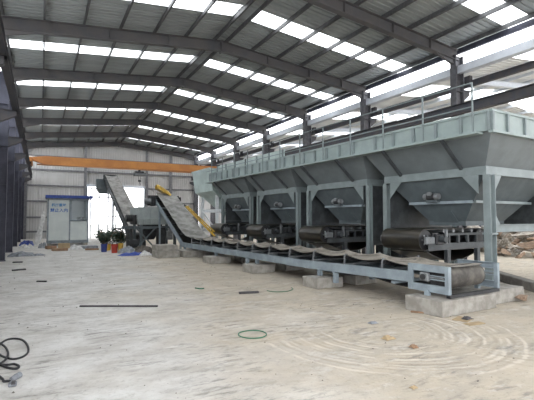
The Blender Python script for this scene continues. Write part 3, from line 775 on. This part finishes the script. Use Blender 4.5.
# ------------------------------------------------------------------ overhead crane
cr = thing('overhead_crane', (0, 33.2, 0), 0, 'orange overhead crane girder spanning the hall near the far wall', 'crane')
XA, XB = XL + .62, XR - .62
MB().prism([(XA - .1, 5.98), (XA - .1, 5.86), (XA + .9, 5.56), (XB - .9, 5.62), (XB + .1, 5.96), (XB + .1, 6.16), (XA + .9, 6.14)], 'y', -.22, .22).obj('girder', M_orange, cr)
MB().box(XA + .4, XB - .4, -.30, .30, 5.53, 5.565).obj('bottom_flange', M_orange, cr)
for x in (XA, XB):
    e = MB().box(x - .13, x + .13, -1.5, 1.5, 5.56, 5.86).obj('end_carriage', M_orange, cr, bevel=.03)
    for yq in (-1.2, 1.2): MB().cyl((x - .06, yq, 5.56), (x + .06, yq, 5.56), .12, 14).obj('wheel', M_black, e)
MB().box(XA - .1, XA + .25, -.1, .1, 6.0, 6.12).obj('limit_box', M_white, cr)
ho = MB().box(6.35, 7.0, -.16, .16, 5.30, 5.42).box(6.6, 6.75, -.12, .12, 5.40, 5.58).obj('hoist_trolley', M_black, cr)
MB().cyl((6.25, 0, 5.18), (7.2, 0, 5.18), .15, 14).obj('hoist_drum', M_motor, ho, smooth=True)
MB().cyl((6.62, 0, 5.1), (6.62, 0, 4.75), .012, 6).cyl((6.80, 0, 5.1), (6.80, 0, 4.75), .012, 6).obj('hoist_rope', M_black, ho)
MB().box(6.6, 6.82, -.06, .06, 4.6, 4.76).obj('hook_block', M_black, ho, bevel=.03)
MB().tube([(6.71, 0, 4.6), (6.71, 0, 4.5), (6.79, 0, 4.43), (6.74, 0, 4.35), (6.65, 0, 4.38)], .022, 6).obj('hook', M_black, ho)

# ------------------------------------------------------------------ control hut
hut = thing('control_hut', (.36, 30.25, 0), 0, 'white panel control hut with a blue roof and blue Chinese lettering', 'hut')
HWd, HD, H0, H1 = 2.46, 2.2, .16, 3.08
for x in (.15, HWd / 2, HWd - .15):
    for yq in (.15, HD - .15): MB().box(x - .12, x + .12, yq - .12, yq + .12, 0, H0).obj('foot_block', M_conc, hut)
MB().box(0, HWd, 0, HD, H0, H0 + .12).obj('base_frame', M_hutframe, hut)
for x in (0, 1.27, HWd - .09): MB().box(x, x + .09, -.025, .06, H0 + .1, H1).obj('corner_post', M_hutframe, hut)
for x in (0, HWd - .09): MB().box(x, x + .09, HD - .09, HD, H0 + .1, H1).obj('corner_post', M_hutframe, hut)
p1 = MB().box(.09, 1.27, 0, .05, H0 + .12, H1 - .08).obj('wall_panel', M_panel, hut)
MB().box(1.36, HWd - .09, 0, .05, H0 + .12, 1.58).obj('wall_panel', M_panel, hut)
MB().box(0, .05, .06, HD - .09, H0 + .12, H1).obj('wall_panel', M_panel, hut)
MB().box(HWd - .05, HWd, .06, HD - .09, H0 + .12, H1).obj('wall_panel', M_panel, hut)
MB().box(.09, HWd - .09, HD - .05, HD, H0 + .12, H1).obj('wall_panel', M_panel, hut)
MB().box(.05, HWd - .05, .05, HD - .05, H0 + .10, H0 + .16).obj('hut_floor', M_dark, hut)
MB().box(.09, HWd - .09, -.03, .06, H1 - .09, H1).box(.09, HWd - .09, -.03, .06, H0 + .10, H0 + .19).obj('edge_trim', M_hutframe, hut)
wf = MB()
for a in ((1.36, 1.43, 1.58, 3.0), (2.28, HWd - .09, 1.58, 3.0), (1.36, HWd - .09, 1.58, 1.66), (1.36, HWd - .09, 2.92, 3.0), (1.36, HWd - .09, 1.58, 1.62)):
    wf.box(a[0], a[1], -.02, .05, a[2], a[3])
wfo = wf.obj('window_frame', M_hutframe, hut)
MB().box(1.43, 2.28, .01, .02, 1.66, 2.92).obj('pane', M_glass, wfo)
MB().box(1.8, 2.2, .35, .65, 1.60, 1.85).obj('console', M_dark, hut)
rf = MB().box(-.10, HWd + .22, -.22, HD + .15, H1, H1 + .10).obj('roof', M_blue, hut, bevel=.01)
MB().box(-.12, HWd + .24, -.24, HD + .17, H1 + .10, H1 + .19).obj('roof_edge', M_blue, rf)
def lettering(text, size, x, z, m, parent, wid):
    cu = bpy.data.curves.new('lettering', 'FONT'); cu.body = text; cu.size = size; cu.align_x = 'CENTER'; cu.extrude = .004; cu.offset = .006
    o = bpy.data.objects.new('lettering', cu); C.objects.link(o)
    bpy.context.view_layer.update()
    me = bpy.data.meshes.new_from_object(o.evaluated_get(bpy.context.evaluated_depsgraph_get()))
    bpy.data.objects.remove(o); me.materials.clear(); me.materials.append(m)
    xs = [v.co.x for v in me.vertices] or [0, 1]; k_ = wid / max(.01, max(xs) - min(xs))
    for v in me.vertices: v.co.x *= k_; v.co.y *= k_
    return put('lettering', me, parent, (x, -.006, z), (math.pi / 2, 0, 0))
lettering('机房重地', .22, .66, 2.56, M_cyantext, hut, .86)
lettering('禁止入内', .30, .68, 2.20, M_bluetext, hut, 1.02)
# a hose bundle / cloth hanging at the left corner
clo = MB()
clo.sheet([[(x0 - q * .035 + .03 * math.sin(q * 1.3 + x0 * 9), -.04 + .05 * math.sin(q * 1.1 + x0 * 14), 2.25 - q * .245) for x0 in (-.26 - q * .015, -.16, -.06)] for q in range(10)])
co_ = clo.obj('hanging_cloth', M_white, None, solid=.02, smooth=True); co_.location = (.36, 30.2, 0.0)
tag(co_, 'pale cloth draped beside the left corner of the white hut', 'cloth')

# ------------------------------------------------------------------ plants, buckets, debris around the hut
def bush(loc, sc_, label, seed):
    r_ = random.Random(seed)
    t = thing('shrub', loc, r_.random() * 6, label, 'plant', 'dark shrubs near the doorway')
    MB().lathe([(.001, 0), (.15 * sc_, 0), (.19 * sc_, .26 * sc_), (.16 * sc_, .26 * sc_), (.14 * sc_, .2 * sc_), (.001, .2 * sc_)], (0, 0, 0), 14).obj('pot', M_pebble, t, smooth=True)
    st = MB(); lf = MB()
    for k in range(16):
        a = r_.uniform(0, 6.28); h = r_.uniform(.45, 1.0) * 1.15 * sc_; rr = r_.uniform(.1, .95) * sc_
        base = Vector((0, 0, .18 * sc_)); tip = Vector((rr * math.cos(a), rr * math.sin(a), h)); midp = base.lerp(tip, .5) + Vector((0, 0, .1 * sc_))
        st.tube([base, midp, tip], .014 * sc_, 5)
        for j in range(60):
            u = r_.uniform(.25, 1.05); c = base.lerp(midp, min(1, u * 2)) if u < .5 else midp.lerp(tip, (u - .5) * 2)
            c = c + Vector((r_.gauss(0, .11), r_.gauss(0, .11), r_.gauss(0, .07))) * sc_
            d = Vector((r_.gauss(0, 1), r_.gauss(0, 1), r_.uniform(-.3, .9))).normalized(); e = d.orthogonal().normalized()
            ll, lw = r_.uniform(.10, .18) * sc_, r_.uniform(.035, .06) * sc_
            lf._q([c, c + d * ll * .5 + e * lw, c + d * ll, c + d * ll * .5 - e * lw], [(0, 1, 2, 3)])
    st.obj('stem', M_brown, t)
    o = lf.obj('foliage', M_leaf, t); o['kind'] = 'stuff'
    return t
bush((3.30, 26.0, 0), .95, 'left dark green shrub on the floor right of the white hut', 1)
bush((4.25, 26.7, 0), 1.0, 'taller right dark green shrub below the steep belt', 5)
def bucket(loc, h, r, m, label):
    t = thing('bucket', loc, 0, label, 'bucket', 'plastic buckets near the shrubs')
    MB().lathe([(.001, 0), (r * .82, 0), (r, h), (r * 1.06, h), (r * 1.06, h - .03), (r * .98, h - .03), (r * .8, .02), (.001, .02)], (0, 0, 0), 16).obj('pail', m, t, smooth=True)
    MB().tube([(r * math.cos(a), .0, h - .02 + r * .7 * math.sin(a)) for a in [math.pi * i / 8 for i in range(9)]], .008, 5).obj('handle', M_motor, t)
    return t
bucket((2.98, 23.6, 0), .42, .17, M_bluep, 'dark blue bucket left of the red bucket')
bucket((3.37, 22.7, 0), .44, .17, M_red, 'red bucket standing in front of the shrubs')
bucket((3.32, 24.6, 0), .36, .15, M_yellow, 'yellow bucket between the blue and the red bucket')
bucket((3.95, 24.4, 0), .38, .15, M_yellow, 'yellow bucket right of the red bucket')
def board(name, loc, rz, sx, sy, sz, m, label, cat, tilt=0):
    o = MB().box(-sx / 2, sx / 2, -sy / 2, sy / 2, 0, sz).obj(name, m, None, bevel=min(.008, sz * .3)); o.location = loc; o.rotation_euler = (tilt, 0, rz)
    return tag(o, label, cat)
def crumple(name, loc, rx, ry, h, m, label, cat, seed):
    r_ = random.Random(seed); n = 9
    rows = []
    for i in range(n):
        row = []
        for j_ in range(n):
            u, v = i / (n - 1) * 2 - 1, j_ / (n - 1) * 2 - 1
            e = max(0, 1 - (u * u + v * v) * .55); edge = max(abs(u), abs(v)) > .98
            row.append((rx * u * (1 + r_.uniform(-.12, .12)), ry * v * (1 + r_.uniform(-.12, .12)), .012 if edge else h * e * r_.uniform(.25, 1) + .012))
        rows.append(row)
    o = MB().sheet(rows).obj(name, m, None, smooth=False, solid=.008); o.location = loc; return tag(o, label, cat)
board('plywood_board', (.95, 25.7, 0), .15, .75, .5, .14, M_brown, 'reddish brown board lying in front of the white hut', 'board')
board('carton', (1.25, 27.6, 0), -.1, .62, .4, .30, M_card, 'tan cardboard carton under the front edge of the white hut', 'box')
board('carton', (.55, 27.3, 0), .3, .5, .4, .18, M_brown, 'low brown carton at the left foot of the white hut', 'box')
crumple('plastic_sheet', (1.85, 26.4, 0), .35, .3, .30, M_white, 'crumpled white plastic sheet in front of the hut window', 'sheet', 3)
crumple('plastic_sheet', (.12, 28.6, 0), .22, .5, .45, M_tarpgrey, 'grey crumpled sheet heaped by the left corner of the white hut', 'sheet', 4)
board('timber', (2.55, 25.2, 0), -.2, .7, .12, .10, M_brown, 'brown timber piece on the floor right of the hut', 'timber')
board('steel_plate', (2.5, 26.7, 0), .1, 1.0, .5, .16, M_tarpgrey, 'grey plate stack between the hut and the shrubs', 'plate')
crumple('tarp', (-.75, 23.1, 0), .55, .55, .22, M_tarpgrey, 'grey crumpled tarp on the floor at the left columns', 'tarp', 5)
crumple('tarp', (-.15, 22.9, 0), .35, .2, .10, M_tarpgrey, 'small grey rag right of the grey tarp at the left columns', 'tarp', 15)
crumple('tarp', (-.78, 31.6, 0), .42, .6, .38, M_tarpblue, 'blue tarp heap against the left columns', 'tarp', 6)
crumple('plastic_sheet', (-.75, 29.2, 0), .38, .5, .28, M_white, 'white plastic sheet in front of the blue tarp by the left columns', 'sheet', 7)
crumple('tarp', (4.05, 20.9, 0), .75, .35, .16, M_tarpblue, 'blue tarp lying flat below the steep belt', 'tarp', 8)
crumple('plastic_sheet', (4.45, 20.5, 0), .28, .22, .26, M_white, 'white plastic sheet on the right end of the blue tarp', 'sheet', 9)
crumple('debris_bag', (3.95, 22.6, 0), .45, .45, .42, M_tarpgrey, 'grey sack heap between the red bucket and the mixer', 'bag', 10)
crumple('debris_bag', (4.65, 21.8, 0), .45, .4, .50, M_pebble, 'dark sack heap at the foot of the mixer', 'bag', 11)
board('steel_offcut', (-.62, 16.7, 0), .35, .42, .10, .05, M_bar, 'short dark steel offcut on the floor far left', 'offcut')
board('steel_offcut', (.06, 13.4, 0), -.5, .28, .06, .04, M_bar, 'small dark steel offcut on the floor in the left foreground', 'offcut')
board('steel_offcut', (4.40, 9.02, 0), -.20, .48, .09, .05, M_bar, 'short dark steel offcut left of the green wire by the belt blocks', 'offcut')
board('steel_offcut', (-.78, 19.6, 0), -.1, .35, .08, .05, M_bar, 'dark steel offcut beside the left columns', 'offcut')
p0, p1_ = Vector((.73, 9.29, 0)), Vector((2.12, 8.54, 0))
sb = MB().box(-(p1_ - p0).length / 2, (p1_ - p0).length / 2, -.02, .02, 0, .035).obj('steel_bar', M_bar, None, bevel=.006)
sb.location = (p0 + p1_) / 2; sb.rotation_euler = (0, 0, math.atan2(p1_.y - p0.y, p1_.x - p0.x)); tag(sb, 'long thin dark steel bar lying on the pale floor', 'bar')

# ------------------------------------------------------------------ hoses, cable
def smooth_path(pts, closed=False, n=5):
    P = [Vector((*p, 0)) if len(p) == 2 else Vector(p) for p in pts]; m = len(P); o = []
    for i in range(m if closed else m - 1):
        a, b, c, d = (P[(i - 1) % m] if (closed or i) else P[0]), P[i], P[(i + 1) % m], (P[(i + 2) % m] if (closed or i < m - 2) else P[-1])
        for k in range(n):
            t = k / n; o.append(.5 * ((2 * b) + (c - a) * t + (2 * a - 5 * b + 4 * c - d) * t * t + (3 * b - a - 3 * c + d) * t ** 3))
    if not closed: o.append(P[-1])
    return o
def lift(pts, z): return [Vector((p.x, p.y, z)) for p in pts]
cable = thing('power_cable', (-.3, 6.5, 0), 0, 'black coiled power cable with a worn plug on the near left floor', 'cable')
off = Vector((-.3, 6.5, 0))
def cab(pts, z, name):
    MB().tube([p - off for p in lift(smooth_path(pts), z)], .014, 7).obj(name, M_cable, cable, smooth=True)
cab([(-.53, 6.71), (-.5, 6.93), (-.44, 7.19), (-.38, 7.29), (-.3, 7.28), (-.2, 7.15), (-.13, 6.83), (-.11, 6.52), (-.15, 6.32), (-.24, 6.24), (-.33, 6.31), (-.43, 6.51), (-.51, 6.79), (-.57, 7.02)], .014, 'cable_loop')
cab([(-.56, 7.22), (-.47, 7.02), (-.39, 6.77), (-.34, 6.47), (-.34, 6.25), (-.37, 6.1), (-.43, 5.98)], .04, 'cable_loop')
cab([(-.46, 6.19), (-.39, 6.07), (-.31, 6.03), (-.25, 6.02), (-.2, 5.93), (-.2, 5.84), (-.25, 5.85), (-.33, 5.95), (-.41, 6.1), (-.48, 6.28)], .016, 'cable_loop')
cab([(-.46, 5.72), (-.4, 5.68), (-.36, 5.6), (-.33, 5.51), (-.32, 5.45), (-.29, 5.44), (-.25, 5.43)], .016, 'cable_loop')
pg_ = MB().cyl((.05, -1.08, .034), (.09, -1.02, .032), .022, 10, .034).cyl((.09, -1.02, .032), (.13, -.97, .034), .034, 10).obj('plug', M_tarpgrey, cable, smooth=True)
MB().box(.03, .11, -1.24, -1.14, 0, .035).obj('socket', M_tarpgrey, cable, bevel=.01)
MB().box(.06, .10, -1.27, -1.17, .035, .045).obj('socket_cover', M_bar, cable)
hp = [(3.09, 5.71), (3.01, 5.63), (2.91, 5.6), (2.81, 5.63), (2.73, 5.7), (2.69, 5.81), (2.71, 5.92), (2.78, 6.01), (2.89, 6.04), (3.0, 6.02), (3.09, 5.94), (3.12, 5.83)]
tag(MB().tube(lift(smooth_path(hp, True), .010), .009, 6, True).obj('hose_ring', M_green, None, smooth=True), 'green hose ring lying on the floor in the foreground', 'hose')
tag(MB().tube(lift(smooth_path([(4.94, 9.11), (4.98, 8.93), (5.13, 8.8), (5.36, 8.8), (5.62, 8.99), (5.70, 9.2)]), .010), .009, 6).obj('green_wire', M_green, None, smooth=True), 'curved green wire on the floor by the belt blocks', 'wire')
tag(MB().tube(lift(smooth_path([(3.50, 10.29), (3.57, 10.13), (3.67, 10.12)]), .016), .016, 6).obj('green_wire', M_green, None, smooth=True), 'short green wire scrap alone on the floor left of the dark offcut', 'wire')
board('cardboard_sheet', (6.62, 4.92, 0), .35, .34, .26, .012, M_card, 'flat tan cardboard sheet at the corner of the tail block', 'cardboard')
board('cardboard_sheet', (6.52, 4.62, 0), -.1, .36, .14, .012, M_card, 'smaller cardboard strip in front of the tail block corner', 'cardboard')
crumple('work_glove', (6.66, 4.86, .012), .09, .06, .05, M_bar, 'dark work glove lying on the tan cardboard', 'glove', 21)
crumple('rag', (4.58, 4.66, 0), .09, .07, .05, M_card, 'small tan crumpled rag on the scuffed floor', 'rag', 22)
crumple('rag', (4.58, 4.18, 0), .05, .05, .05, M_brown, 'small dark crumpled rag on the scuffed floor', 'rag', 23)
crumple('rag', (5.02, 5.46, 0), .08, .05, .03, M_tarpgrey, 'grey flat rag near the end of the long belt', 'rag', 24)
crumple('rag', (3.5, 3.20, 0), .035, .03, .02, M_card, 'small yellow scrap at the bottom edge of the floor', 'scrap', 25)
board('wood_scrap', (6.36, 5.62, 0), -.9, .36, .07, .03, M_brown, 'thin brown wood scrap along the left foot of the tail block', 'wood scrap')

# kerb and stones right of the hoppers
ka, kb = Vector((11.9, 7.95, 0)), Vector((8.9, 3.5, 0))
kl = (kb - ka).length
kt = MB().box(0, kl, -.0, .28, 0, .23).obj('concrete_kerb', M_kerb, None, bevel=.02)
kt.location = ka; kt.rotation_euler = (0, 0, math.atan2(kb.y - ka.y, kb.x - ka.x)); tag(kt, 'low dark concrete kerb on the soil right of the nearest hopper leg', 'kerb')
def rock_mesh(seed, m, flat=.7):
    r_ = random.Random(seed); bm = bmesh.new()
    pts = []
    for k in range(13):
        v = Vector((r_.gauss(0, 1), r_.gauss(0, 1), r_.gauss(0, 1))).normalized() * r_.uniform(.75, 1.05); v.z *= flat
        pts.append(bm.verts.new(v))
    h = bmesh.ops.convex_hull(bm, input=pts)
    bmesh.ops.delete(bm, geom=[g for g in h['geom_interior'] if isinstance(g, bmesh.types.BMVert)], context='VERTS')
    mb = MB(); mb.bm = bm; return mb.mesh('rubble_chunk', m)
rks = [rock_mesh(i, M_soilrock if i % 3 else M_rockb, .45 + .12 * (i % 4)) for i in range(9)]
o = put('stone', rks[0], None, (9.15, 5.35, .10), (0, 0, 1)); o.scale = (.24, .16, .17); tag(o, 'brown stone on the soil right of the concrete tail blocks', 'stone')
o = put('stone', rks[3], None, (9.75, 5.25, .04), (0, 0, 2)); o.scale = (.12, .08, .08); tag(o, 'small reddish stone at the right edge below the kerb', 'stone')
GRP = 'broken concrete rubble heap'
def chunk(seed, loc, sc_, rot, m, label):
    o = put('rubble_chunk', rock_mesh(seed, m, .8), None, loc, rot); o.scale = sc_; tag(o, label, 'rubble', 'broken concrete rubble heap')
chunk(31, (19.9, 12.75, .35), (.50, .42, .62), (.2, .3, .4), M_soilrock, 'grey wedge of concrete at the left end of the rubble heap')
chunk(32, (19.7, 12.25, .62), (.42, .20, .46), (.3, .6, 1.1), M_soilrock, 'pale leaning slab of concrete high in the middle of the rubble heap')
chunk(33, (20.0, 11.55, 1.02), (.85, .40, .17), (.1, -.12, -.5), M_soilrock, 'long pale slab lying on top of the rubble heap at the right edge')
chunk(34, (19.4, 11.95, .22), (.42, .34, .34), (.1, .2, 2.0), M_soilrock, 'pale rounded chunk at the front foot of the rubble heap')
chunk(35, (19.5, 12.55, .10), (.48, .30, .16), (.0, .1, .7), M_rockb, 'low brown chunk at the front foot of the rubble heap')
chunk(36, (19.5, 11.3, .40), (.55, .34, .22), (.1, .2, -.2), M_soilrock, 'flat pale chunk low in the rubble heap at the right edge')

LBL = 'jagged chunk of broken concrete in the rubble heap behind the nearest hopper leg'
r_ = random.Random(11)
for k in range(150):
    u = r_.random(); along = Vector((20.0, 12.0, 0)).lerp(Vector((25.5, 30.0, 0)), u ** 1.25 * 1.0 - .08)
    v = r_.uniform(-1, 1); hh = (1 - v * v) * 1.5
    z = hh * r_.uniform(0, 1)
    p = along + Vector((.95, -.3, 0)) * (v * 1.9 + .9)
    s_ = r_.uniform(.22, .52)
    o = put('rubble_chunk', rks[r_.randrange(9)], None, (p.x, p.y, max(.1, z)), (r_.uniform(-.7, .7), r_.uniform(-.7, .7), r_.uniform(0, 6.28)))
    o.scale = (s_ * r_.uniform(.8, 1.8), s_, s_ * r_.uniform(.45, .9)); tag(o, LBL, 'rubble', GRP)

# loose pebbles and grit on the floor
pb_ = MB(); r_ = random.Random(4)
for k in range(240):
    u = r_.random() ** 1.6; yq = 3.0 + u * 20; x = r_.uniform(-1.0, 6.0 - .02 * yq) if r_.random() < .85 else r_.uniform(6, 11)
    s_ = r_.uniform(.005, .015) * (1 + u)
    pb_._q([(x + s_ * a, yq + s_ * b, z) for a, b, z in ((1, .2, 0), (-.3, 1, 0), (-1, -.3, 0), (.3, -1, 0), (.1, .1, s_ * .9))], [(0, 1, 4), (1, 2, 4), (2, 3, 4), (3, 0, 4)])
po = pb_.obj('loose_pebbles', M_pebble); po['kind'] = 'stuff'; tag(po, 'dark loose pebbles scattered over the dusty floor', 'pebbles')
